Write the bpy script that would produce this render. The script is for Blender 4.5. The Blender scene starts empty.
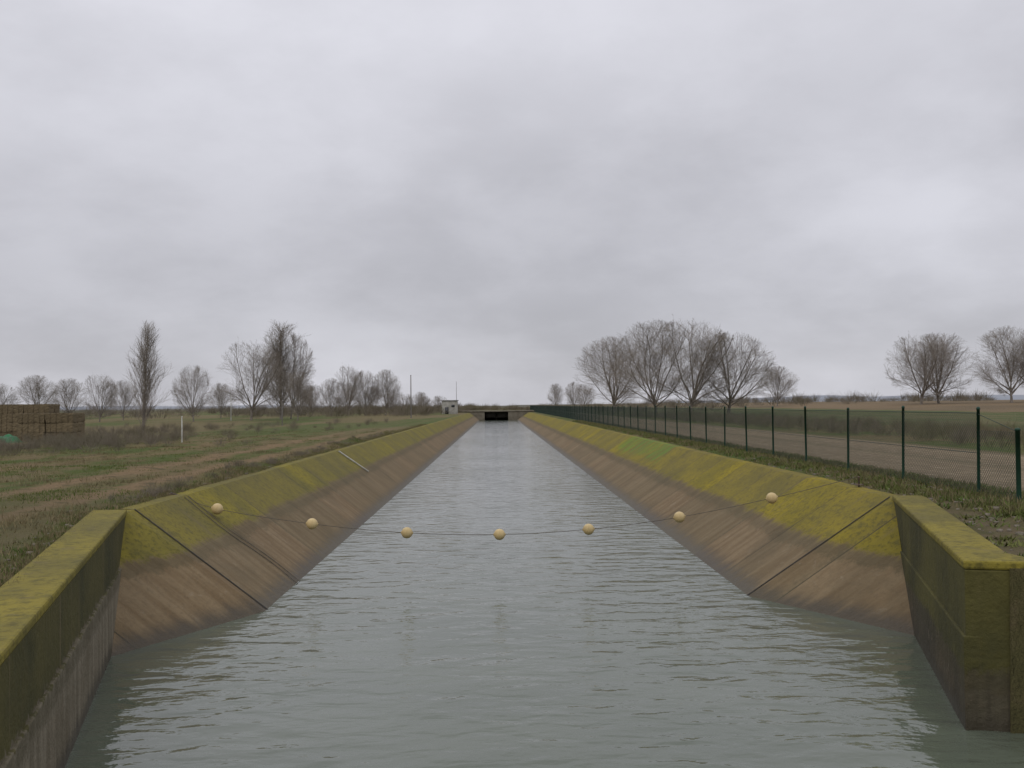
import bpy, math, random
import numpy as np
from mathutils import Matrix, Vector, noise as mnoise
random.seed(5); rng=np.random.default_rng(5)
S=bpy.context.scene
S.view_settings.view_transform='Standard'; S.view_settings.look='None'; S.view_settings.exposure=0
COL=S.collection

# ---------------- helpers ----------------
def link(o,parent=None):
    COL.objects.link(o)
    if parent: o.parent=parent
    return o
def meta(o,label=None,cat=None,group=None,kind=None):
    if label: o["label"]=label
    if cat: o["category"]=cat
    if group: o["group"]=group
    if kind: o["kind"]=kind
    return o
def mk(name,v,f,mat,parent=None,smooth=False):
    me=bpy.data.meshes.new(name)
    v=np.asarray(v,dtype=np.float32)
    if isinstance(f,np.ndarray):
        n,k=f.shape
        me.vertices.add(len(v)); me.vertices.foreach_set('co',v.ravel())
        me.loops.add(n*k); me.loops.foreach_set('vertex_index',f.astype(np.int32).ravel())
        me.polygons.add(n); me.polygons.foreach_set('loop_start',np.arange(0,n*k,k,dtype=np.int32))
        me.polygons.foreach_set('loop_total',np.full(n,k,dtype=np.int32))
        me.update(calc_edges=True)
    else:
        me.from_pydata([tuple(map(float,p)) for p in v],[],f); me.update()
    if smooth: me.polygons.foreach_set('use_smooth',[True]*len(me.polygons))
    if mat: me.materials.append(mat)
    return link(bpy.data.objects.new(name,me),parent)
def empty(name,loc):
    e=bpy.data.objects.new(name,None); e.location=loc; e.empty_display_size=.3
    return link(e)
def prisms(A,B,ra,rb,n=3):
    A=np.asarray(A,float);B=np.asarray(B,float);N=len(A)
    ra=np.broadcast_to(ra,(N,));rb=np.broadcast_to(rb,(N,))
    d=B-A; d/= (np.linalg.norm(d,axis=1,keepdims=True)+1e-9)
    ref=np.where(np.abs(d[:,2:3])>.9,np.array([[1.,0,0]]),np.array([[0,0,1.]]))
    u=np.cross(d,ref);u/=(np.linalg.norm(u,axis=1,keepdims=True)+1e-9);w=np.cross(d,u)
    V=np.zeros((N,2*n,3))
    for i in range(n):
        a=2*math.pi*i/n; o=math.cos(a)*u+math.sin(a)*w
        V[:,i]=A+o*ra[:,None]; V[:,n+i]=B+o*rb[:,None]
    F=np.array([[i,(i+1)%n,n+(i+1)%n,n+i] for i in range(n)])
    F=(F[None]+(np.arange(N)*2*n)[:,None,None]).reshape(-1,4)
    return V.reshape(-1,3),F
def join(parts):
    vs=[];fs=[];o=0
    for v,f in parts:
        vs.append(v); fs.append(f+o); o+=len(v)
    return np.concatenate(vs),np.concatenate(fs)
def boxv(c,s,rz=0.):
    x,y,z=[q/2 for q in s]
    v=np.array([[-x,-y,-z],[x,-y,-z],[x,y,-z],[-x,y,-z],[-x,-y,z],[x,-y,z],[x,y,z],[-x,y,z]])
    cs,sn=math.cos(rz),math.sin(rz)
    v=np.stack([v[:,0]*cs-v[:,1]*sn,v[:,0]*sn+v[:,1]*cs,v[:,2]],1)+np.array(c)
    f=np.array([[0,3,2,1],[4,5,6,7],[0,1,5,4],[1,2,6,5],[2,3,7,6],[3,0,4,7]])
    return v,f
def bevel(o,w=.03,s=2):
    m=o.modifiers.new('b','BEVEL'); m.width=w; m.segments=s; m.limit_method='ANGLE'
def lathe(profile,n=20):
    v=[];f=[]
    for r,z in profile:
        for i in range(n):
            a=2*math.pi*i/n; v.append((r*math.cos(a),r*math.sin(a),z))
    for j in range(len(profile)-1):
        for i in range(n):
            f.append((j*n+i,j*n+(i+1)%n,(j+1)*n+(i+1)%n,(j+1)*n+i))
    return np.array(v),np.array(f)

# ---------------- node helpers ----------------
class M:
    def __init__(s,name,rough=.9,spec=.3):
        s.m=bpy.data.materials.new(name); s.m.use_nodes=True; s.t=s.m.node_tree
        s.b=s.t.nodes['Principled BSDF']; s.b.inputs['Roughness'].default_value=rough
        s.b.inputs['Specular IOR Level'].default_value=spec
        g=s.t.nodes.new('ShaderNodeNewGeometry'); s.P=g.outputs['Position']
        x=s.t.nodes.new('ShaderNodeSeparateXYZ'); s.t.links.new(s.P,x.inputs[0])
        s.X,s.Y,s.Z=x.outputs
    def _in(s,sock,v):
        if isinstance(v,bpy.types.NodeSocket): s.t.links.new(v,sock)
        elif isinstance(v,(tuple,list)) and len(v)==3 and sock.type=='RGBA': sock.default_value=(*v,1)
        else: sock.default_value=v
    def math(s,op,a,b=0.,c=0.):
        n=s.t.nodes.new('ShaderNodeMath'); n.operation=op
        s._in(n.inputs[0],a); s._in(n.inputs[1],b); s._in(n.inputs[2],c); return n.outputs[0]
    def noise(s,scale,vec=None,detail=4,rough=.55,stretch=None,dist=0.):
        vec=vec or s.P
        if stretch:
            mp=s.t.nodes.new('ShaderNodeMapping'); mp.inputs['Scale'].default_value=stretch
            s.t.links.new(vec,mp.inputs[0]); vec=mp.outputs[0]
        n=s.t.nodes.new('ShaderNodeTexNoise'); s.t.links.new(vec,n.inputs['Vector'])
        n.inputs['Scale'].default_value=scale; n.inputs['Detail'].default_value=detail
        n.inputs['Roughness'].default_value=rough; n.inputs['Distortion'].default_value=dist
        return n.outputs['Fac']
    def ss(s,v,a,b,lo=0.,hi=1.):
        n=s.t.nodes.new('ShaderNodeMapRange'); n.interpolation_type='SMOOTHSTEP'
        s._in(n.inputs['Value'],v)
        n.inputs['From Min'].default_value=a;n.inputs['From Max'].default_value=b
        n.inputs['To Min'].default_value=lo;n.inputs['To Max'].default_value=hi
        return n.outputs[0]
    def mix(s,f,a,b,blend='MIX'):
        n=s.t.nodes.new('ShaderNodeMix'); n.data_type='RGBA'; n.blend_type=blend
        s._in(n.inputs[0],f); s._in(n.inputs[6],a); s._in(n.inputs[7],b); return n.outputs[2]
    def col(s,c): s._in(s.b.inputs['Base Color'],c); return s
    def bump(s,h,strength=.5,dist=.05):
        n=s.t.nodes.new('ShaderNodeBump'); n.inputs['Strength'].default_value=strength
        n.inputs['Distance'].default_value=dist; s._in(n.inputs['Height'],h)
        s.t.links.new(n.outputs[0],s.b.inputs['Normal']); return s
    def mul(s,a,b): return s.math('MULTIPLY',a,b)
    def add(s,a,b): return s.math('ADD',a,b)
    def sub(s,a,b): return s.math('SUBTRACT',a,b)
    def band(s,v,a,b,e):
        return s.mul(s.ss(v,a-e,a+e),s.ss(v,b-e,b+e,1.,0.))
def simple(name,c1,c2,scale=3.,rough=.9,bump=0.,spec=.3,detail=3):
    m=M(name,rough,spec); n=m.noise(scale,detail=detail)
    m.col(m.mix(m.ss(n,.35,.65),c1,c2))
    if bump: m.bump(n,.6,bump)
    return m.m

# ---------------- materials ----------------
def concrete(name,moss1,moss2,top=1.5,green_patch=False,stretch=(1,1,.15),joints=True,low1=(.15,.102,.052),low2=(.22,.162,.092),damp=.4,edge=.08,streak=.45):
    m=M(name,.88,.25)
    nb=m.noise(.45,detail=5); nf=m.noise(8.,detail=5,rough=.7); ns=m.noise(2.2,stretch=stretch,detail=5,rough=.65)
    nm=m.noise(2.6,detail=5,rough=.7)
    low=m.mix(m.ss(ns,.33,.67),low1,low2)
    low=m.mix(m.mul(m.ss(nf,.45,.75),.4),low,(.09,.07,.045))
    low=m.mix(m.mul(m.ss(nb,.50,.66),damp),low,(.10,.078,.045))
    low=m.mix(m.mul(m.ss(nm,.60,.68),.35),low,(.28,.23,.16))
    zz=m.add(m.Z,m.mul(m.sub(ns,.5),.5))
    wet=m.ss(zz,.05,.42,.85,0.)
    moss=m.mix(m.ss(nb,.35,.65),moss1,moss2)
    moss=m.mix(m.mul(m.ss(nf,.46,.66),.65),moss,(.07,.062,.018))
    moss=m.mix(m.mul(m.ss(nm,.52,.66),.55),moss,(.085,.078,.025))
    moss=m.mix(m.mul(m.ss(ns,.56,.72),streak),moss,(.15,.12,.065))
    zm=m.add(m.add(m.Z,m.mul(m.sub(ns,.5),.40)),m.add(m.mul(m.sub(nf,.5),.4),m.mul(m.sub(nb,.5),.3)))
    c=m.mix(m.ss(zm,top-edge,top+edge),low,moss)
    c=m.mix(m.mul(m.band(zm,top-.28,top-.02,.07),.45),c,(.06,.052,.025))  # lip shadow painted as a dark band below the moss edge
    c=m.mix(wet,c,(.05,.042,.028))
    if green_patch:
        ng=m.noise(1.6,stretch=(.3,1.,.3),detail=5,rough=.7)
        g=m.mul(m.band(m.add(m.Y,m.mul(m.sub(ng,.5),18.)),58.,76.,1.5),m.band(m.add(m.Z,m.mul(m.sub(ng,.5),1.5)),1.75,3.2,.15))
        c=m.mix(m.mul(g,m.ss(ng,.42,.54,.1,.85)),c,(.105,.20,.02))
    if joints:
        q=m.math('DIVIDE',m.sub(m.Y,25.),4.)
        fr=m.math('FRACT',q)
        c=m.mix(m.mul(m.math('LESS_THAN',fr,.011),.75),c,(.035,.03,.02))
        st=m.mul(m.ss(fr,.0,.10,1.,0.),m.ss(nf,.35,.6))
        c=m.mix(m.mul(st,.4),c,(.07,.06,.035))
        w=m.t.nodes.new('ShaderNodeTexWhiteNoise'); w.noise_dimensions='1D'; m.t.links.new(m.math('FLOOR',q),w.inputs['W'])
        c=m.mix(m.ss(w.outputs['Value'],0.,1.,0.,.35),c,(.10,.085,.045))
    m.col(c); m.bump(m.add(m.add(nf,m.mul(ns,.5)),nm),.8,.04)
    m._in(m.b.inputs['Roughness'],m.sub(.9,m.mul(wet,.45)))
    return m.m
LINR=concrete('lining_mossy_r',(.255,.20,.012),(.175,.143,.018),1.35,True,(.15,1.3,.15))
LINL=concrete('lining_mossy_l',(.215,.178,.022),(.15,.13,.028),1.5,False,(.15,1.3,.15))
WALLL=concrete('wing_wall_concrete_l',(.09,.08,.026),(.045,.045,.018),1.42,False,(1.4,1.4,.10),False,(.14,.12,.08),(.23,.20,.145),.4,.03,.6)
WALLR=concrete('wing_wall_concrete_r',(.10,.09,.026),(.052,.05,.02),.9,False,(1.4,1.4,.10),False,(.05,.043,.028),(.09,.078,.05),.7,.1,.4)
TOPM=concrete('wall_top_moss',(.225,.185,.03),(.14,.12,.03),-5.,False,(1,1,1),False)
GREYC=simple('grey_concrete',(.17,.15,.115),(.12,.105,.08),.8,.9,.01)
DARKJ=simple('joint_tar_culvert_dark',(.018,.016,.013),(.035,.03,.024),6.)

def ground_mat():
    m=M('ground_grass_and_soil',.95,.15)
    n1=m.noise(.16,detail=4,rough=.6); n2=m.noise(1.3,detail=5,rough=.65); n3=m.noise(11.,detail=4,rough=.7)
    nx=m.noise(.05,stretch=(1.,.25,1),detail=3)
    nl=m.noise(.5,stretch=(1.,.12,1),detail=4)
    k=m.add(m.mul(n1,.4),m.add(m.mul(n2,.3),m.mul(nl,.3)))
    c=m.mix(m.ss(k,.44,.56),(.08,.105,.024),(.165,.128,.062))
    c=m.mix(m.mul(m.ss(n3,.45,.7),.5),c,(.06,.052,.025))
    xx=m.add(m.X,m.mul(m.sub(n2,.5),2.2))
    t1=m.band(xx,-11.9,-10.9,.3); t2=m.band(xx,-14.7,-13.5,.4); t3=m.band(m.add(xx,m.mul(m.sub(n1,.5),10.)),-21.,-18.8,.8)
    d=m.math('MAXIMUM',m.math('MAXIMUM',t1,t2),m.mul(t3,.7))
    soil=m.mix(m.ss(n3,.35,.65),(.245,.17,.09),(.16,.112,.062))
    c=m.mix(m.mul(d,m.ss(nl,.36,.52,.35,1.)),c,soil)
    c=m.mix(m.mul(m.ss(n2,.56,.64),.6),c,(.052,.048,.022))
    nr=m.mul(m.ss(m.add(m.Y,m.mul(m.sub(n2,.5),14.)),22.,34.,.8,0.),m.ss(m.X,-2.,2.,.6,1.))
    c=m.mix(nr,c,m.mix(m.ss(n2,.4,.6),(.125,.095,.058),(.08,.075,.03)))
    fl=m.mul(m.ss(m.Y,60.,120.),m.ss(m.X,-5.,5.,1.,0.))
    c=m.mix(m.mul(fl,.8),c,m.mix(m.ss(nx,.45,.55),(.085,.105,.034),(.155,.125,.065)))
    xn=m.add(m.X,m.mul(m.sub(n1,.5),6.))
    g=m.band(xn,40.,66.,1.5)
    c=m.mix(g,c,m.mix(m.ss(nl,.4,.6),(.08,.10,.036),(.125,.115,.055)))
    b=m.ss(xn,65.,68.)
    c=m.mix(b,c,m.mix(m.ss(nx,.4,.6),(.185,.135,.08),(.13,.10,.062)))
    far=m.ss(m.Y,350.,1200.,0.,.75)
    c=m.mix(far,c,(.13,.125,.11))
    m.col(c); m.bump(m.add(m.mul(n2,1.5),n3),.9,.12)
    return m.m
GROUND=ground_mat()
def road_mat():
    m=M('gravel_road',.95,.2)
    n1=m.noise(.6,stretch=(1.5,.12,1)); n2=m.noise(1.5,detail=6,rough=.75); n3=m.noise(14.,detail=5,rough=.8)
    c=m.mix(m.ss(n1,.35,.65),(.33,.255,.16),(.25,.192,.12))
    c=m.mix(m.mul(m.ss(n3,.42,.62),.65),c,(.15,.115,.072))
    c=m.mix(m.mul(m.ss(n2,.50,.64),.6),c,(.40,.325,.22))
    c=m.mix(m.mul(m.ss(n2,.36,.46,1.,0.),.5),c,(.15,.125,.07))
    ed=m.add(m.X,m.mul(m.sub(n2,.5),3.))
    e=m.math('MAXIMUM',m.ss(ed,13.,14.,1.,0.),m.ss(ed,22.,23.2))
    c=m.mix(e,c,(.13,.115,.05))
    c=m.mix(m.mul(m.band(ed,17.6,18.6,.5),.45),c,(.15,.13,.07))
    m.col(c); m.bump(m.add(n3,n2),1.,.10); return m.m
ROAD=road_mat()
def water_mat():
    m=M('canal_water',.07,.5)
    m.b.inputs['IOR'].default_value=1.45
    n0=m.noise(.25,detail=2)
    m.col(m.mix(m.ss(n0,.3,.7),(.084,.100,.072),(.098,.114,.083)))
    a=m.noise(2.0,stretch=(.6,1.1,1),detail=2,rough=.4,dist=.4)
    b=m.noise(7.,stretch=(.8,1.2,1),detail=2,rough=.5)
    c=m.noise(.8,stretch=(.7,1.2,1),detail=1)
    gust=m.ss(m.noise(.10,stretch=(1.2,.5,1),detail=2),.3,.7,.6,1.15)
    h=m.mul(m.add(m.add(a,m.mul(b,.14)),m.mul(c,1.1)),gust)
    m.bump(h,1.,.06); return m.m
WATER=water_mat()
BARK=simple('bark',(.16,.14,.115),(.23,.20,.17),1.2)
TWIG=simple('twigs',(.225,.195,.165),(.30,.265,.225),.6)
SHRUB_A=simple('shrub_twigs_brown',(.19,.16,.125),(.14,.125,.08),.4)
SHRUB_B=simple('shrub_twigs_mauve',(.19,.155,.115),(.15,.135,.07),.4)
GREENG=simple('green_grass',(.07,.105,.02),(.12,.13,.035),.7)
DRYG=simple('dry_grass',(.20,.16,.085),(.125,.108,.05),.7)
FENCEG=simple('fence_green_paint',(.012,.045,.028),(.018,.055,.034),4.,.5)
WIREG=simple('fence_wire_green',(.015,.032,.022),(.025,.042,.03),4.,.5)
def obj_noise_mat(name,c1,c2,scale,rough=.8,bump=0.,rnd=.35,stretch=None):
    m=M(name,rough,.3); tc=m.t.nodes.new('ShaderNodeTexCoord'); n=m.noise(scale,tc.outputs['Object'],detail=6,rough=.7,stretch=stretch)
    oi=m.t.nodes.new('ShaderNodeObjectInfo')
    c=m.mix(m.ss(n,.35,.65),c1,c2); c=m.mix(m.mul(oi.outputs['Random'],rnd),c,tuple(q*.45 for q in c1))
    m.col(c)
    if bump: m.bump(n,.8,bump)
    return m.m
BUOY=obj_noise_mat('buoy_plastic',(.60,.47,.24),(.50,.37,.17),3.,.5,0,.2)
ROPE=simple('rope_fibre',(.12,.10,.08),(.08,.07,.055),20.)
STEEL=simple('rusty_steel',(.12,.07,.045),(.09,.08,.07),12.,.6)
HAY=obj_noise_mat('weathered_straw',(.20,.155,.09),(.12,.095,.058),5.,.95,.05,.5,(.5,1,2.5))
STRAP=simple('baling_twine',(.10,.08,.05),(.12,.09,.055),8.)
POLEM=simple('pole_wood',(.13,.12,.11),(.18,.17,.15),3.)
WHITEP=simple('weathered_white_paint',(.50,.50,.46),(.38,.37,.33),3.)
HOUSEM=simple('weathered_render',(.38,.37,.34),(.28,.27,.24),1.)
ROOFM=simple('roof_grey',(.28,.27,.26),(.2,.2,.19),2.)
DARKW=simple('dark_window',(.03,.035,.04),(.05,.05,.055),2.,.2)
TARP=simple('green_tarp',(.02,.14,.05),(.03,.09,.04),2.,.5)
HILL=simple('hazy_hill',(.23,.25,.285),(.26,.275,.30),.004)

# ---------------- terrain ----------------
def sst(v,a,b):
    t=max(0.,min(1.,(v-a)/(b-a))); return t*t*(3-2*t)
def interp(y,pts):
    if y<=pts[0][0]: return pts[0][1]
    for (a,b),(c,d) in zip(pts,pts[1:]):
        if y<=c: return b+(d-b)*(y-a)/(c-a)
    return pts[-1][1]
XL=[(10,-5.55),(24.2,-9.55),(24.5,-9.25)]
XR=[(14.6,12.),(15.0,7.7),(25.9,10.7),(26.2,10.45)]
def terrain(x,y):
    if x<0:
        d=-x-9.3
        z=2.47+.10*sst(d,0.,2.)
        z+= .14*mnoise.noise((x*.3,y*.3,3.))*sst(d,-.2,3.) if d<60 else 0
        z-= .25*sst(-x,16,40)*(1-sst(y,120,300))
        z+= .6*sst(y,250,600)
        z+= .45*math.exp(-((x+10.1)/.6)**2)*max(0,mnoise.noise((0.3,y*.25,8.)))*sst(y,24,27)
        return z
    d=x-10.4
    z=2.46+.14*sst(d,0.,1.2)
    if x>26:
        z=2.6+ 2.1*sst(x,32,100)*(.75+.25*sst(y,100,260))
        z+=.05*mnoise.noise((x*.2,y*.2,1.))*sst(x,28,34)
    z+=.0 if x<30 else .5*sst(y,300,700)*sst(x,30,60)
    return z
U=[0,.25,.6,1.,1.5,2.,2.6,3.3,4,5,6,7,8.5,10,12,14,16,18.5,21,24,28,33,39,46,55,65,78,95,120,150,200,280,400,600,1000,1800,3000]
rows=[-40,-10,0,5,8,10,12,13.5,14.6,15.0]+[15.2+i*.8 for i in range(1,11)]+[24.2,24.5,25.2,25.9,26.2]
y=27.
while y<344: rows.append(y); y+=max(1.,(y-20)*.03)
rows+=[344.9,345.1,350,370,400,450,520,620,800,1100,1600,2400,4000]
V=[];F=[];nc=2*len(U)+3
for yy in rows:
    xl=interp(yy,XL); xr=interp(yy,XR); canal=yy<345
    row=[]
    for u in reversed(U): row.append((xl-u,yy,terrain(xl-u,yy)))
    for xx in (xl+.06,(xl+xr)/2,xr-.06):
        row.append((xx,yy,-1.5 if canal else 3.2))
    for u in U: row.append((xr+u,yy,terrain(xr+u,yy)))
    V+=row
F=np.array([[j*nc+i,j*nc+i+1,(j+1)*nc+i+1,(j+1)*nc+i] for j in range(len(rows)-1) for i in range(nc-1)])
g=mk('ground',V,F,GROUND,smooth=False); meta(g,'grassy and muddy flat farmland ground','ground',kind='structure')
v=[];ys=[-20]+list(range(0,700,10))
for yy in ys:
    v+=[(13.0,yy,2.606),(23.4,yy,2.606)]
f=[(2*i,2*i+1,2*i+3,2*i+2) for i in range(len(ys)-1)]
o=mk('gravel_road',v,f,ROAD); meta(o,'pale compacted gravel service track','road',kind='structure')
o=mk('canal_water',[(-12,-30,0),(13,-30,0),(13,344.8,0),(-12,344.8,0)],[(0,1,2,3)],WATER); meta(o,'rippled grey green canal water','water',kind='structure')

# ---------------- canal lining ----------------
def lining(name,mat,y0,prof,A,B,C,label):
    ys=list(np.arange(y0,60,.5))+list(np.arange(60,330.1,2.))
    V=[];n=len(prof)
    for yy in ys:
        for k,(x,z) in enumerate(prof):
            jx=.035*mnoise.noise((x,yy*.5,2.)) if k<=1 and yy>y0 else 0
            V.append((x+jx,yy,z+(.02*mnoise.noise((5.,yy*.4,x)) if k in(0,1) else 0)))
    F=[(j*n+i,j*n+i+1,(j+1)*n+i+1,(j+1)*n+i) for j in range(len(ys)-1) for i in range(n-1)]
    A=np.array(A);B=np.array(B);C=np.array(C); T=np.array([prof[2][0],y0,2.5])
    b=len(V); Bp=np.array([prof[-1][0],y0,-1.5]); 
    V+= [tuple(A),tuple(Bp),tuple(A+1.6*(C-A)),tuple(T),tuple(A+np.array([-.6 if A[0]<0 else .6,0,0])),tuple(T+np.array([-.6 if A[0]<0 else .6,0,0]))]
    F+=[(b,b+1,b+2),(b,b+3,b+1),(b,b+4,b+5,b+3)]
    o=mk(name,V,F,mat); meta(o,label,'canal bank')
    w=np.array([0,.035,0]); fx=np.array([0,0,.02]); E=Bp
    mk('expansion_joint',[T-w+fx,E-w+fx,E+w+fx,T+w+fx],[(0,1,2,3)],DARKJ,o)
    return o
profL=[(-9.4,2.3),(-9.38,2.52),(-9.0,2.5),(-8.35,2.0),(-7.65,1.46),(-7.6,1.43),(-5.75,0.),(-3.8,-1.5)]
profR=[(10.6,2.3),(10.58,2.52),(10.2,2.5),(9.45,2.0),(8.65,1.47),(8.6,1.43),(6.45,0.),(4.2,-1.5)]
lining('canal_bank',LINL,24.95,profL,(-9.,24.4,2.5),(-5.75,24.95,0),(-7.9,20.3,0),'sloping mossy concrete canal bank beside grassy verge')
lining('canal_bank',LINR,25.95,profR,(10.2,25.7,2.5),(6.45,25.95,0),(8.85,21.3,0),'sloping concrete canal bank with yellow moss beside the fence')
# ---------------- wing walls ----------------
def wallpoly(inner,outer,z0,z1):
    n=len(inner);V=[]
    for (a,b),(c,d) in zip(inner,outer):
        V+=[(a,b,z0),(a,b,z1),(c,d,z1),(c,d,z0)]
    F=[]
    for i in range(n-1):
        o=4*i
        F+=[(o,o+4,o+5,o+1),(o+1,o+5,o+6,o+2),(o+2,o+6,o+7,o+3),(o+3,o+7,o+4,o)]
    F+=[(0,1,2,3),(4*n-4,4*n-1,4*n-2,4*n-3)]
    return V,F
def subdiv(pts,k=14):
    out=[]
    for (a,b),(c,d) in zip(pts,pts[1:]):
        out+=[(a+(c-a)*i/k,b+(d-b)*i/k) for i in range(k)]
    return out+[pts[-1]]
def off(pts,dx): return [(x+dx,y) for x,y in pts]
def wing(name,inn,out,foot,label,mat,dz=0.):
    e=empty(name,(inn[0][0],inn[0][1],0)); meta(e,label,'wall')
    inv=Matrix.Translation(-e.location)
    for nm,(p,q,a,b),mt in (('wall_face',(inn,out,-1.5,2.42+dz),mat),('coping',(foot['cin'],foot['cout'],2.425+dz,2.56+dz),TOPM),('footing',(foot['fin'],foot['fout'],-1.4,1.42+dz),mat)):
        V,F=wallpoly(p,q,a,b); o=mk(nm,V,F,mt,e); o.matrix_parent_inverse=inv
        bevel(o,.02 if nm!='coping' else .035)
    return e
inn=subdiv([(-4.97,10),(-9.02,24.45)]); inn=[(-4.97,2.)]+inn
out=[(x-.80,y) for x,y in inn]
foot={'cin':off(inn,.02),'cout':off(out,-.02),'fin':off(inn,.05),'fout':off(inn,-.2)}
wing('wing_wall',inn,out,foot,'mossy vertical concrete wing wall with damp dark face',WALLL)
inn=subdiv([(7.1,15.2),(10.22,25.8)]); out=[(x+.80,y) for x,y in inn]
out[0]=(8.25,14.9)
foot={'cin':off(inn,-.02),'cout':off(out,.02),'fin':off(inn,-.05),'fout':off(inn,.2)}
foot['fin'][0]=(7.05,15.16); foot['fout'][0]=(7.3,15.15)
wing('wing_wall',inn,out,foot,'mossy concrete wing wall ending in a square corner',WALLR)
inn=[(8.30,14.88),(12.2,13.8)]; out=[(8.30,15.45),(12.2,14.5)]
foot={'cin':[(8.29,14.86),(12.2,13.78)],'cout':out,'fin':[(8.32,14.84),(12.2,13.75)],'fout':[(8.32,15.3),(12.2,14.3)]}
wing('return_wall',inn,out,foot,'short concrete return wall turning away from the channel',WALLR,-.008)

# ---------------- far culvert bridge ----------------
br=empty('culvert_bridge',(0.0,330,0)); meta(br,'low concrete road culvert crossing the end of the canal','bridge')
inv=Matrix.Translation(-br.location)
def part(nm,vf,mat,par,inv,bv=0):
    o=mk(nm,vf[0],vf[1],mat,par); o.matrix_parent_inverse=inv
    if bv: bevel(o,bv)
    return o
part('abutment',boxv((-9.2,337,.65),(10,14,4.3)),GREYC,br,inv,.05)
part('abutment',boxv((8.6,337,.65),(10.,14,4.3)),GREYC,br,inv,.05)
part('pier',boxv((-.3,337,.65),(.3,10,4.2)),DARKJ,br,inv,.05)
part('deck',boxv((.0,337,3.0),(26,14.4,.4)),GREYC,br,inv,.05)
part('back_wall',boxv((-.3,344.4,.8),(8.4,.4,4.0)),DARKJ,br,inv)  # dark backing: shade inside the culvert is put into its colour
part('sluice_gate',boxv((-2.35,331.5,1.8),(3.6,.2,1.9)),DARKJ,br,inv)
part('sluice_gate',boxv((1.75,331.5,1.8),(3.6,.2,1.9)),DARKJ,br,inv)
A=[(-10+i*2,330.2,3.2) for i in range(11)];B=[(a[0],a[1],4.1) for a in A]
r1=prisms(A,B,.03,.03,4); r2=prisms([(-10,330.2,4.1),(-10,330.2,3.7)],[(10,330.2,4.1),(10,330.2,3.7)],.03,.03,4)
part('railing',join([r1,r2]),STEEL,br,inv)

# pump house
pb=empty('pump_house',(-13.6,288,2.4)); meta(pb,'small pale rendered pump house with flat roof','building')
inv=Matrix.Translation(-pb.location)
part('wall',boxv((-13.6,288,4.35),(4.4,4.2,4.0)),HOUSEM,pb,inv,.03)
part('roof',boxv((-13.6,288,6.46),(4.9,4.7,.22)),ROOFM,pb,inv,.03)
part('door',boxv((-14.4,285.87,3.45),(1.,.06,2.1)),DARKW,pb,inv)
part('window',boxv((-12.6,285.87,4.9),(.9,.06,.7)),DARKW,pb,inv)
def pole(name,x,y,h,r,mat,label,cat='pole'):
    z=terrain(x,y)-.1
    e=empty(name,(x,y,z)); meta(e,label,cat)
    v,f=lathe([(r*1.1,0),(r,h*.4),(r*.75,h),(0.001,h+.02)],10)
    mk('shaft',v,f,mat,e,True)
    v,f=lathe([(r*.8,h),(r*.95,h+.02),(r*.95,h+.10),(.001,h+.12)],10); mk('cap',v,f,mat,e,True)
pole('utility_pole',-17.2,200,8.6,.11,POLEM,'tall dark wooden utility pole standing in grass')
pole('utility_pole',-13.0,320,10.,.07,POLEM,'thin dark wooden utility pole near pump house')
pole('marker_post',-22.9,73,1.9,.05,WHITEP,'short white marker post in grassy field',cat='post')
pole('marker_post',-53.,200,5.,.09,WHITEP,'pale slender post among bare trees',cat='post')
pole('marker_post',-30.,140,3.4,.07,POLEM,'weathered slender post in grassy field',cat='post')

# ---------------- fence ----------------
XF=12.2; ZG=2.56
fe=empty('chain_link_fence',(XF,23.3,ZG)); meta(fe,'dark green chain link fence along gravel track','fence')
v1,f1=lathe([(.042,-.1),(.042,2.2),(.05,2.2),(.05,2.24),(.03,2.27),(.001,2.275)],8)
pm=None; ypost=[25.26+4.72*k for k in range(74)]
for yy in ypost:
    if pm is None:
        o=mk('post',v1,f1,FENCEG,fe,True); pm=o.data
    else:
        o=link(bpy.data.objects.new('post',pm),fe)
    o.location=(0,yy-23.3,random.uniform(-.04,.03)); o.rotation_euler=(random.uniform(-.015,.015),random.uniform(-.015,.015),0)
mk('end_post',*lathe([(.055,-.1),(.055,1.72),(.065,1.72),(.065,1.77),(.001,1.79)],10),FENCEG,fe,True)
H=2.08;y0=1.96;y1=ypost[-1]-23.3;p=.11; WR=.0045
s=np.arange(y0-H,y1+H,p)
def clipd(s,sg):
    ya=s; yb=s+H
    a=np.clip(ya,y0,y1); b=np.clip(yb,y0,y1); k=b-a>.02; a=a[k];b=b[k];s=s[k]
    za=(a-s); zb=(b-s)
    if sg<0: za=H-za; zb=H-zb
    return np.stack([np.zeros_like(a),a,za+.04],1),np.stack([np.zeros_like(a),b,zb+.04],1)
P1=prisms(*clipd(s,1),WR,WR); P2=prisms(*clipd(s,-1),WR,WR)
H2=1.65;ss_=np.arange(-H2,1.96,p);A=[];B=[]
for q in ss_:
    a=max(q,0.);b=min(q+H2,1.96)
    if b-a>.02:
        A+=[(0,a,a-q+.04),(0,a,H2-(a-q)+.04)];B+=[(0,b,b-q+.04),(0,b,H2-(b-q)+.04)]
P3=prisms(A,B,WR,WR)
P4=prisms([(0,y0,2.12),(0,y0,1.1),(0,y0,.05),(0,0,1.69),(0,0,.05)],[(0,y1,2.12),(0,y1,1.1),(0,y1,.05),(0,1.96,2.1),(0,1.96,.05)],.009,.009,4)
v,f=join([P1,P2,P3]); mk('wire_mesh',v,f,WIREG,fe)
mk('tension_wire',*P4,WIREG,fe)

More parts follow.
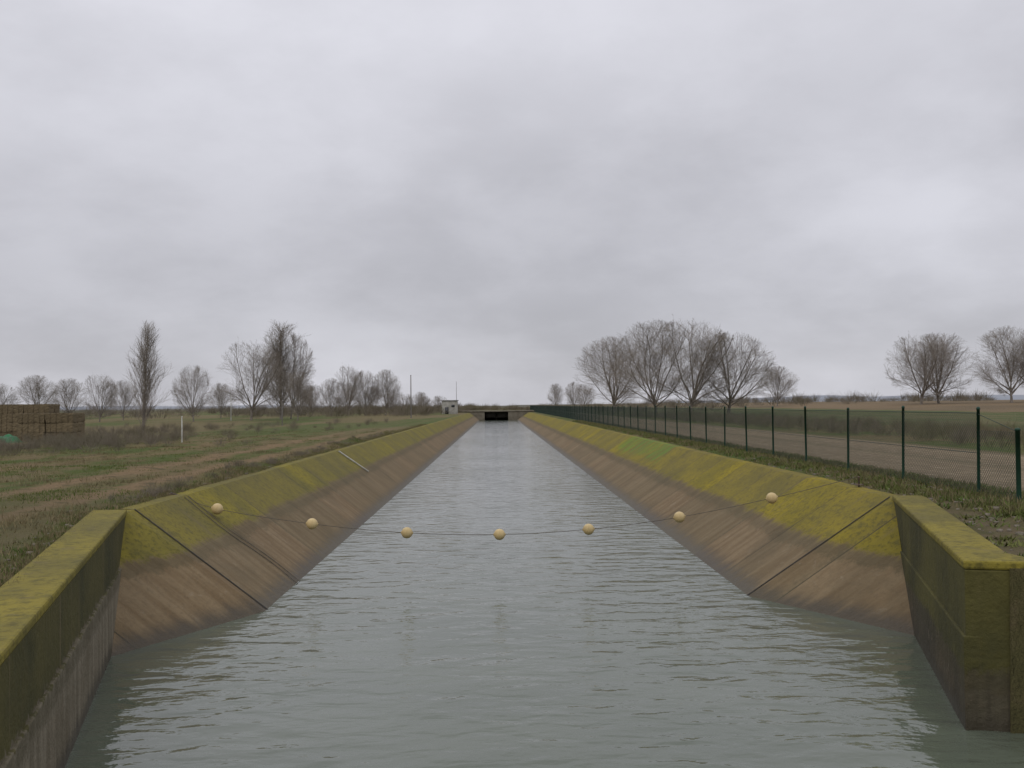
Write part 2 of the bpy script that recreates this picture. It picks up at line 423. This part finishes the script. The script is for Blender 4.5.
# ---------------- buoy line ----------------
YB=29.
pts=[(-8.09,2.09),(-5.37,1.63),(-2.64,1.34),(.03,1.26),(2.61,1.38),(5.25,1.70),(7.95,2.22)]
full=[(-9.35,2.56)]+pts+[(10.45,2.80)]
n=12
P=[Vector((x,YB,z)) for x,z in full]
cur=[]
for i in range(len(P)-1):
    p0=P[max(i-1,0)];p1=P[i];p2=P[i+1];p3=P[min(i+2,len(P)-1)]
    for k in range(n):
        t=k/n
        cur.append(.5*((2*p1)+(p2-p0)*t+(2*p0-5*p1+4*p2-p3)*t*t+(3*p1-p0-3*p2+p3)*t**3))
cur.append(P[-1])
cur=np.array([tuple(c) for c in cur])
o=mk('safety_rope',*prisms(cur[:-1],cur[1:],.009,.009,6),ROPE,smooth=True); meta(o,'thin dark safety rope strung across the canal','rope')
R=.162
prof=[(.02,-R-.015),(.034,-R-.014),(.036,-R+.005)]+[(R*math.sin(a),-R*math.cos(a)) for a in np.linspace(.25,math.pi/2-.03,10)]+[(R+.004,0)]+[(R*math.sin(a),-R*math.cos(a)) for a in np.linspace(math.pi/2+.03,math.pi-.25,10)]+[(.036,R-.005),(.034,R+.014),(.02,R+.015)]
bv,bf=lathe(prof,28)
bm=None
for i,(x,z) in enumerate(pts):
    if bm is None:
        o=mk('buoy',bv,bf,BUOY,smooth=True); bm=o.data
    else: o=link(bpy.data.objects.new('buoy',bm))
    d=(P[i+2]-P[i]).normalized(); o.rotation_euler=d.to_track_quat('Z','Y').to_euler(); o.location=(x,YB,z)
    meta(o,'round cream plastic float threaded on rope','buoy','floats on the safety rope')
for x,z in ((-9.4,2.4),(10.5,2.45)):
    e=empty('rope_anchor',(x,YB,z)); meta(e,'short rusty steel stake holding the rope','anchor post')
    mk('stake',*lathe([(.025,-.3),(.025,.32 if x>0 else .14),(.035,.33 if x>0 else .15),(.035,.37 if x>0 else .18),(.001,.38 if x>0 else .19)],8),STEEL,e,True)
    mk('base_plate',*boxv((0,0,.13),(.2,.2,.02)),STEEL,e)
def slopeL(z): return -5.75-1.3*z
zs=np.linspace(2.45,-.2,16)
pp=np.array([(slopeL(z)+.01,28.55+.12*math.sin(z*3),z+.03) for z in zs]); pq=pp+np.array([0,.33,0])
for q,r in ((pp,.012),(pq,.009)):
    o=mk('mooring_cable',*prisms(q[:-1],q[1:],r,r,5),ROPE,smooth=True); meta(o,'dark cable lying down the concrete bank','cable','cables lying on the bank')
pp=np.array([(slopeL(z)+.03,57-1.2*(z-1.2)*.5,z+.06) for z in (2.45,2.2,1.8,1.5,1.25)])
o=mk('drain_pipe',*prisms(pp[:-1],pp[1:],.04,.04,8),WHITEP,smooth=True); meta(o,'short pale drain pipe lying on mossy bank','pipe')

# ---------------- hay bales ----------------
def bale_meshes():
    out=[]
    for sd in range(4):
        L,W,Hh=2.34,1.08,.82
        nx,ny,nz=16,8,6
        idx={};vs=[];fs=[]
        def g(i,j,k):
            if (i,j,k) not in idx:
                q=Vector(((i/nx-.5)*L,(j/ny-.5)*W,(k/nz)*Hh))
                n_=mnoise.noise_vector(q*1.6+Vector((sd*9,0,0)))*.05+mnoise.noise_vector(q*8+Vector((sd*9,0,0)))*.035
                e=(i in (0,nx))+(j in (0,ny))+(k in(0,nz))
                s_=1-.02*(e-1)
                idx[(i,j,k)]=len(vs); vs.append(((q.x*s_+n_.x),(q.y*s_+n_.y),(q.z-Hh/2)*s_+Hh/2+n_.z*.5))
            return idx[(i,j,k)]
        for i in range(nx):
            for j in range(ny):
                fs.append((g(i,j,nz),g(i+1,j,nz),g(i+1,j+1,nz),g(i,j+1,nz))); fs.append((g(i,j,0),g(i,j+1,0),g(i+1,j+1,0),g(i+1,j,0)))
        for i in range(nx):
            for k in range(nz):
                fs.append((g(i,0,k),g(i+1,0,k),g(i+1,0,k+1),g(i,0,k+1))); fs.append((g(i,ny,k),g(i,ny,k+1),g(i+1,ny,k+1),g(i+1,ny,k)))
        for j in range(ny):
            for k in range(nz):
                fs.append((g(0,j,k),g(0,j,k+1),g(0,j+1,k+1),g(0,j+1,k))); fs.append((g(nx,j,k),g(nx,j+1,k),g(nx,j+1,k+1),g(nx,j,k+1)))
        me=bpy.data.meshes.new('hay_bale'); me.from_pydata(vs,[],fs); me.materials.append(HAY); out.append(me)
    return out
BM=bale_meshes()
st=join([join([boxv((x,-.55,.41),(.02,.03,.82)),boxv((x,0,.83),(.02,1.1,.03)),boxv((x,.55,.41),(.02,.03,.82))]) for x in (-.75,-.25,.25,.75)])
STM=None
def bale(x,y,z):
    global STM
    o=link(bpy.data.objects.new('hay_bale',random.choice(BM)))
    o.location=(x+random.uniform(-.04,.04),y+random.uniform(-.12,.12),z); o.rotation_euler=(random.uniform(-.01,.01),random.uniform(-.012,.012),random.uniform(-.03,.03))
    meta(o,'weathered brown rectangular straw bale in a stack','hay bale','stacked straw bales')
    if STM is None:
        s_=mk('twine',st[0],st[1],STRAP,o); STM=s_.data
    else: link(bpy.data.objects.new('twine',STM),o)
for lay in range(5):
    for c in range(5):
        for r in range(2):
            if lay==3 and c==4: continue
            if lay==4 and c>0: continue
            bale(-49.+c*2.38,92+r*1.12,terrain(-44,92)-.05+lay*.82)
for lay in range(3):
    for c in range(2):
        for r in range(2):
            bale(-39.6+c*2.38,86+r*1.12,terrain(-39,86)-.05+lay*.82)
n=14;V=[]
for j in range(n+1):
    for i in range(n+1):
        x=(i/n-.5)*2.6;y=(j/n-.5)*1.6
        h=.85*max(0,1-(abs(x)/1.3)**3)*max(0,1-(abs(y)/.8)**3)
        h*=.7+.5*mnoise.noise((x*1.6,y*1.6,4.))+.15*mnoise.noise((x*5,y*5,1.))
        V.append((x,y,h))
F=[(j*(n+1)+i,j*(n+1)+i+1,(j+1)*(n+1)+i+1,(j+1)*(n+1)+i) for j in range(n) for i in range(n)]
o=mk('tarpaulin',V,F,TARP,smooth=True); o.location=(-40.3,82.5,terrain(-40.3,82.5)-.03); meta(o,'crumpled green tarpaulin heap beside straw bales','tarpaulin')

# ---------------- bare trees ----------------
def gen_tree(seed,style):
    r=random.Random(seed); segs=[]
    C=Vector((0,0,8.6)); E=(6.6,6.6,7.4)
    lob=[(r.uniform(0,6.28),r.uniform(.03,.09)) for _ in range(3)]
    def envd(p,d):
        a=math.atan2(d.y,d.x); k=1+sum(m_*math.cos((i+2)*a+ph) for i,(ph,m_) in enumerate(lob))
        q=Vector(((p.x-C.x)/(E[0]*k),(p.y-C.y)/(E[1]*k),(p.z-C.z)/E[2])); w=Vector((d.x/(E[0]*k),d.y/(E[1]*k),d.z/E[2]))
        A=w.dot(w);B=2*q.dot(w);c=q.dot(q)-1;D=B*B-4*A*c
        if D<0: return 0.
        return max(0.,(-B+math.sqrt(D))/(2*A))
    def rv(d,ang,az=None):
        u=d.orthogonal().normalized(); u.rotate(Matrix.Rotation(r.uniform(0,2*math.pi) if az is None else az,3,d))
        return (d*math.cos(ang)+u*math.sin(ang)).normalized()
    def grow(p,d,L,ra,lv,counts,ups,wob):
        ns=(6,6,4,2,2)[min(lv,4)]
        pts=[p.copy()]; ds=[]
        for i in range(ns):
            d=(d+Vector((r.gauss(0,wob),r.gauss(0,wob),r.gauss(0,wob)+ups))).normalized()
            ds.append(d.copy()); p=p+d*L/ns; pts.append(p.copy())
        tip=.2 if (0<lv<3 or style=='poplar') else .5
        for i in range(ns):
            segs.append((pts[i],pts[i+1],ra*(1-(1-tip)*i/ns),ra*(1-(1-tip)*(i+1)/ns),lv))
        if lv<len(counts):
            c=counts[lv]; az0=r.uniform(0,6.28)
            for k in range(c):
                t=.14+.86*(k+r.random())/c
                if style=='poplar' and lv==0: t=.05+.90*((k+r.random())/c)
                if style=='broad' and lv==0: t=.5+.5*(k+r.random())/c
                q=min(t*ns,ns-.001); i=int(q); pos=pts[i].lerp(pts[i+1],q-i)
                if style=='broad':
                    if lv==0: ang=(.15,.95,.5,1.1,.35,.8)[k%6]+r.uniform(-.1,.1); dd=rv(ds[i],ang,az0+k*2.4); l=envd(pos,dd)*r.uniform(.86,.97); rr=.13-.04*ang
                    else:
                        ang=r.uniform(.35,.9); dd=rv(ds[i],ang)
                        l=(L*(.30+.32*(1-t)) if lv==1 else L*r.uniform(.4,.65))*r.uniform(.85,1.2)
                        e=envd(pos,dd)
                        l=min(l,max(e*r.uniform(.9,1.12),.35)); rr=ra*(.30 if lv==1 else .46)
                else:
                    if lv==0: ang=r.uniform(.2,.42); l=(1.3+4.0*(1-t)**.7*(.4+.6*min(1,t*5)))*r.uniform(.8,1.1); rr=.034*(1.2-.6*t)
                    elif lv==1: ang=r.uniform(.25,.5); l=L*(.25+.32*(1-t)); rr=ra*.42
                    else: ang=r.uniform(.3,.6); l=L*.55; rr=ra*.6
                    dd=rv(ds[i],ang)
                grow(pos,dd,l,max(rr,.006),lv+1,counts,.04 if style=='broad' else .06,.09)
    if style=='broad': grow(Vector((0,0,-.3)),Vector((r.uniform(-.05,.05),0,1)).normalized(),3.2,.27,0,[r.randint(11,13),13,8,6],.0,.04)
    else: grow(Vector((0,0,-.3)),Vector((0,0,1)),12.6,.14,0,[90,8,5],.02,.015)
    A=np.array([tuple(s[0]) for s in segs]);B=np.array([tuple(s[1]) for s in segs])
    ra=np.array([s[2] for s in segs]);rb=np.array([s[3] for s in segs]);lv=np.array([s[4] for s in segs])
    top=np.percentile(B[:,2],99.8)
    wd=np.percentile(B[:,0],98.5)-np.percentile(B[:,0],1.5)
    k=lv<=(1 if style=='broad' else 0)
    tv,tf=prisms(A[k],B[k],ra[k],rb[k],6); cv,cf=prisms(A[~k],B[~k],ra[~k],rb[~k],3)
    sc=np.array([1/wd,1/wd,1/top])
    return (tv*sc,tf),(cv*sc,cf)
TREES={'broad':[],'poplar':[]}
def tree_data(style,k):
    (tv,tf),(cv,cf)=gen_tree(100+k*7+(50 if style=='poplar' else 0),style)
    def m_(nm,v,f,mat):
        o=mk(nm,v,f,mat); d=o.data; bpy.data.objects.remove(o); return d
    return m_('trunk',tv,tf,BARK),m_('crown',cv,cf,TWIG)
for k in range(4): TREES['broad'].append(tree_data('broad',k))
for k in range(2): TREES['poplar'].append(tree_data('poplar',k))
def tree(x,y,topz,w,style,k,rot,label,group):
    z=terrain(x,y); e=empty('bare_tree',(x,y,z-.05)); e.scale=(w,w,topz-z); e.rotation_euler=(0,0,rot)
    t,c=TREES[style][k]
    link(bpy.data.objects.new('trunk',t),e); link(bpy.data.objects.new('crown',c),e)
    meta(e,label,'tree',group)
LB='bare rounded winter tree on flat field'; LP='tall slender bare poplar on flat field'
T=[(-119,260,14,9.6,'broad',0),(-110.5,260,13.1,8.6,'broad',1),(-79,200,12,7,'broad',2),(-128,260,12,8,'broad',3),(-82.5,222,11.4,5.5,'broad',1),
(-40.5,115,15.2,3.7,'poplar',0),(-57.4,190,13.2,7,'broad',3),(-49,200,18.4,12.5,'broad',2),(-45.6,212,23.4,8.4,'poplar',1),(-44.0,214,21.,9.,'broad',3),(-37.8,190,12,6,'broad',0),
(-43,260,12.5,6,'broad',1),(-39,262,16,7.5,'broad',2),(-35.6,270,14.8,7,'broad',3),(-30,270,15,7.5,'broad',0),(-23,320,8.2,5,'broad',1),(-29,318,9,5,'broad',2),(-19,330,8.4,5,'broad',3),(-66,240,11,6,'broad',0),(-51,270,11,6,'broad',3),
(-35,340,11,7,'broad',2),(-43,345,12,8,'broad',0),(-27,350,10,6,'broad',1),(-50,330,13,8,'broad',1),(-57,310,12,8,'broad',2)]
for i,(x,y,tz,w,s_,k) in enumerate(T): tree(x,y,tz,w,s_,k,i*1.3,LP if s_=='poplar' else LB,'bare trees across the grass field')
T=[(25.5,430,14.2,7,'broad',1),(33.5,430,14.9,8,'broad',3),(38.5,440,14,9,'broad',2),(25.3,220,19.9,15,'broad',0),(30.2,190,20.9,15.5,'broad',1),(36.0,186,20.8,16,'broad',2),(44.0,190,18.4,16,'broad',3),(73.6,262,14.6,9.5,'broad',0),
(85.3,200,18.6,13.,'broad',2),(91.5,206,19.1,13,'broad',0),(98.5,190,19.2,13,'broad',1),(105,191,18,12,'broad',3)]
for i,(x,y,tz,w,s_,k) in enumerate(T): tree(x,y,tz,w,s_,k,i*1.7+.4,LB if i<8 else 'bare spreading winter tree behind ploughed field','bare trees beyond the gravel track')

# ---------------- shrubs & grass (stuff) ----------------
def shrubs(name,pos,hs,ws,mat,label,nt=90,rr=.012):
    A=[];B=[];rad=[]
    for (x,y),h,w in zip(pos,hs,ws):
        z=terrain(x,y)
        a=rng.normal(0,w*.28,(nt,2)); base=np.stack([x+a[:,0]*.5,y+a[:,1]*.5,np.full(nt,z)+rng.random(nt)*h*.45],1)
        ln=h*(.35+.4*rng.random(nt))
        d=np.stack([a[:,0]/w*1.6+rng.normal(0,.25,nt),a[:,1]/w*1.6+rng.normal(0,.25,nt),np.ones(nt)],1)
        d/=np.linalg.norm(d,axis=1,keepdims=True)
        A.append(base);B.append(base+d*ln[:,None]);rad.append(np.full(nt,rr*(.6+h*.3)))
    A=np.concatenate(A);B=np.concatenate(B);rad=np.concatenate(rad)
    o=mk(name,*prisms(A,B,rad,rad*.3,3),mat); meta(o,label,'shrubs',kind='stuff'); return o
pos=[(random.gauss(-30,4.),random.gauss(68,9)) for _ in range(190)]+[(random.uniform(-48,-26),random.uniform(70,112)) for _ in range(80)]+[(random.gauss(-38,2),random.gauss(110,4)) for _ in range(25)]
pos+=[(-random.uniform(16,60),random.uniform(60,150)) for _ in range(120)]
shrubs('brushwood',pos,[random.uniform(.3,1.2) for _ in pos],[random.uniform(.7,1.7) for _ in pos],SHRUB_A,'tangled leafless brown scrub on rough grass',70,.008)
pos=[(-9.75-abs(random.gauss(0,.35)),26+random.random()**1.5*60) for _ in range(140)]
shrubs('verge_scrub',pos,[random.uniform(.12,.34) for _ in pos],[random.uniform(.3,.8) for _ in pos],SHRUB_A,'low dead stalks on the bank edge soil',40,.006)
pos=[(random.uniform(24.3,36),random.uniform(28,190)) for _ in range(900)]
shrubs('scrub_strip',pos,[random.uniform(.5,1.3) for _ in pos],[random.uniform(.8,1.8) for _ in pos],SHRUB_B,'leafless grey brown scrub strip beside gravel track',60,.009)
pos=[];hs=[];ws=[]
for _ in range(620):
    y=random.uniform(230,520); x=random.choice([random.uniform(-.5,-.02)*y,random.uniform(-.25,-.03)*y,random.uniform(.05,.5)*y])
    if 9<x<28 and y<420: x+=22
    if -12<x<0: x-=14
    pos.append((x,y));hs.append(random.uniform(1.,3.8));ws.append(random.uniform(3,8))
shrubs('distant_hedge',pos,hs,ws,SHRUB_A,'far hedgerow of leafless bushes along field edges',60,.025)
pos=[(random.uniform(-40,40),random.uniform(352,420)) for _ in range(120)]
shrubs('distant_thicket',pos,[random.uniform(1.5,3.2) for _ in pos],[random.uniform(3,6) for _ in pos],SHRUB_B,'leafless thicket behind the culvert bridge',80,.03)

def grass(name,P,h,mat,label,w=.012,lean=.35,cat='grass'):
    N=len(P); P=np.asarray(P,float)
    a=rng.random(N)*2*math.pi; u=np.stack([np.cos(a),np.sin(a),np.zeros(N)],1)
    h=h*(.5+rng.random(N)); wv=(w*(.6+.8*rng.random(N)))[:,None]*u
    tip=P+np.stack([rng.normal(0,lean,N)*h,rng.normal(0,lean,N)*h,h],1)
    V=np.stack([P-wv,P+wv,tip],1).reshape(-1,3)
    F=np.arange(3*N).reshape(N,3)
    o=mk(name,V,F,mat); meta(o,label,cat,kind='stuff'); return o
def scatter(n,fx,per,spread):
    out=[]
    for _ in range(n):
        x,y=fx()
        if x<0 and (-11.9<x<-10.9 or -14.6<x<-13.5) and random.random()<.85: continue
        for _ in range(per):
            a=random.gauss(x,spread);b=random.gauss(y,spread)
            xl=interp(b,XL);xr=interp(b,XR)
            if xl-.05<a<xr+.05: continue
            out.append((a,b,terrain(a,b)-.01))
    return out
def patch(x,y,s): return mnoise.noise((x*.16,y*.16,s))
def L1g():
    while True:
        y=18+random.random()**1.6*90; x=-random.uniform(10,12+ y*.45)
        if patch(x,y,4.)>random.uniform(-.05,.25): return x,y
def L1d():
    while True:
        y=18+random.random()**1.6*90; x=-random.uniform(10,12+ y*.45)
        if patch(x,y,4.)<random.uniform(-.3,.05): return x,y
def L2():
    y=14+random.random()**1.3*120; return (interp(y,XL)-abs(random.gauss(.2,.35)),y)
def R1():
    y=16+random.random()**1.4*130; x=random.uniform(max(10.9,interp(y,XR)+.2),13.3); return (x,y)
def R2():
    y=14+random.random()**1.4*30; return (random.uniform(interp(y,XR)+.2,13.5),y)
grass('grass_tufts',scatter(2000,L1g,16,.22),.07,GREENG,'short green grass tufts on rough verge')
grass('dry_grass_tufts',scatter(1900,L1d,16,.2),.10,DRYG,'dry straw coloured grass tufts on rough verge')
grass('verge_grass',scatter(1500,L2,14,.12),.10,DRYG,'dry grass overhanging the concrete bank edge')
grass('verge_grass',scatter(1100,L2,14,.12),.08,GREENG,'green grass beside the concrete bank edge')
grass('fence_weeds',scatter(2100,R1,16,.14),.11,GREENG,'low green weeds growing under the fence',.02,.6,'weeds')
grass('corner_weeds',scatter(200,R2,22,.13),.09,GREENG,'leafy green weeds on bare soil behind the wall',.025,.9,'weeds')
grass('fence_dry_grass',scatter(1900,R1,14,.16),.15,DRYG,'dry grass growing under the fence')
pl=[]
for _ in range(900):
    x,y=R2() if random.random()<.6 else L2()
    s=random.uniform(.015,.07); c=(x,y,terrain(x,y)+s*.2)
    pl.append(boxv(c,(s*random.uniform(1,2),s*random.uniform(1,2),s),random.random()*3))
o=mk('pebbles',*join(pl),simple('stone',(.22,.19,.15),(.14,.12,.09),9.)); meta(o,'small loose stones scattered on bare soil','stones',kind='stuff')

# ---------------- hills ----------------
def hill(x0,x1,y,h,seed):
    n=60;V=[]
    for i in range(n+1):
        x=x0+(x1-x0)*i/n
        hh=h*(sst(i/n,0,.25)*(1-sst(i/n,.75,1)))*(.75+.4*mnoise.noise((i*.13,seed,0)))
        V+=[(x,y,0),(x,y+120,4+hh),(x,y+500,4+hh*.9)]
    F=[(3*i+j,3*i+3+j,3*i+4+j,3*i+1+j) for i in range(n) for j in range(2)]
    o=mk('hill',V,F,HILL,smooth=True); meta(o,'low hazy blue hills on the horizon','hill',kind='structure')
hill(350,1900,2500,20,1.); hill(-2200,-300,2700,10,7.)

# ---------------- world ----------------
w=bpy.data.worlds.new('World'); S.world=w; w.use_nodes=True; nt=w.node_tree; nt.nodes.clear()
def nn(t,**k):
    n=nt.nodes.new(t)
    for a,b in k.items(): setattr(n,a,b)
    return n
L=nt.links.new
out=nn('ShaderNodeOutputWorld'); tc=nn('ShaderNodeTexCoord'); sp=nn('ShaderNodeSeparateXYZ'); L(tc.outputs['Generated'],sp.inputs[0])
def mt(op,a,b=0.,c=0.):
    n=nn('ShaderNodeMath',operation=op)
    for i,q in enumerate((a,b,c)):
        if isinstance(q,bpy.types.NodeSocket): L(q,n.inputs[i])
        else: n.inputs[i].default_value=q
    return n.outputs[0]
X,Y,Z=sp.outputs
den=mt('ADD',mt('MAXIMUM',Z,0.),.42)
cb=nn('ShaderNodeCombineXYZ'); L(mt('DIVIDE',X,den),cb.inputs[0]); L(mt('DIVIDE',Y,den),cb.inputs[1]); L(mt('MULTIPLY',Z,1.5),cb.inputs[2])
def wn(scale,detail,rough,loc):
    mp=nn('ShaderNodeMapping'); mp.inputs['Location'].default_value=loc; L(cb.outputs[0],mp.inputs[0])
    n=nn('ShaderNodeTexNoise'); n.inputs['Scale'].default_value=scale;n.inputs['Detail'].default_value=detail;n.inputs['Roughness'].default_value=rough
    n.inputs['Distortion'].default_value=.1
    L(mp.outputs[0],n.inputs['Vector']); return n.outputs['Fac']
def mr(v,a,b,lo,hi):
    n=nn('ShaderNodeMapRange',interpolation_type='SMOOTHSTEP'); L(v,n.inputs['Value'])
    for k,q in (('From Min',a),('From Max',b),('To Min',lo),('To Max',hi)): n.inputs[k].default_value=q
    return n.outputs[0]
c1=mr(wn(1.2,3,.45,(3.3,.7,0)),.3,.7,-.08,.08)
c2=mr(wn(3.4,5,.58,(5.,1.,0)),.3,.7,-.04,.04)
base=mr(Z,.30,.95,.0,.40)
lowd=mr(Z,.08,.34,.0,.06)
left=mt('MULTIPLY',mr(X,-.6,.1,.07,0.),mr(Z,.10,.3,0.,1.))
band=mt('MULTIPLY',mr(Z,.0,.06,0.,1.),mr(Z,.07,.18,1.,0.))
v=mt('ADD',mt('ADD',.61,base),mt('ADD',c1,c2)); v=mt('ADD',v,mt('ADD',lowd,left)); v=mt('SUBTRACT',v,mt('MULTIPLY',band,.05))
mx=nn('ShaderNodeMix',data_type='RGBA'); L(mr(v,.4,.8,0.,1.),mx.inputs[0]); mx.inputs[6].default_value=(.96,.955,1.035,1); mx.inputs[7].default_value=(.97,.97,1.05,1)
vm=nn('ShaderNodeVectorMath',operation='SCALE'); L(mx.outputs[2],vm.inputs[0]); L(v,vm.inputs['Scale'])
bg=nn('ShaderNodeBackground'); L(vm.outputs[0],bg.inputs[0]); bg.inputs[1].default_value=1.
sky=nn('ShaderNodeTexSky',sky_type='NISHITA'); sky.sun_disc=False; sky.sun_elevation=math.radians(45); sky.sun_rotation=math.radians(200)
bg2=nn('ShaderNodeBackground'); L(sky.outputs[0],bg2.inputs[0]); bg2.inputs[1].default_value=.1
ms=nn('ShaderNodeMixShader'); ms.inputs[0].default_value=.04; L(bg.outputs[0],ms.inputs[1]); L(bg2.outputs[0],ms.inputs[2]); L(ms.outputs[0],out.inputs[0])
sd=bpy.data.lights.new('sun','SUN'); sd.energy=.6; sd.angle=math.radians(25); sd.color=(1.,.94,.85)
so=bpy.data.objects.new('sun',sd); link(so); so.rotation_euler=(math.radians(45),0,math.radians(-20))

# ---------------- camera ----------------
cd=bpy.data.cameras.new('camera'); cam=bpy.data.objects.new('camera',cd); link(cam)
cd.sensor_width=36; cd.lens=35.16; cd.clip_end=9000; cd.clip_start=.1
Rm=Matrix.Rotation(math.radians(-.86),4,'Z')@Matrix.Rotation(math.radians(90+1.2),4,'X')@Matrix.Rotation(math.radians(-.57),4,'Z')
cam.matrix_world=Matrix.Translation((0,0,5))@Rm
S.camera=cam
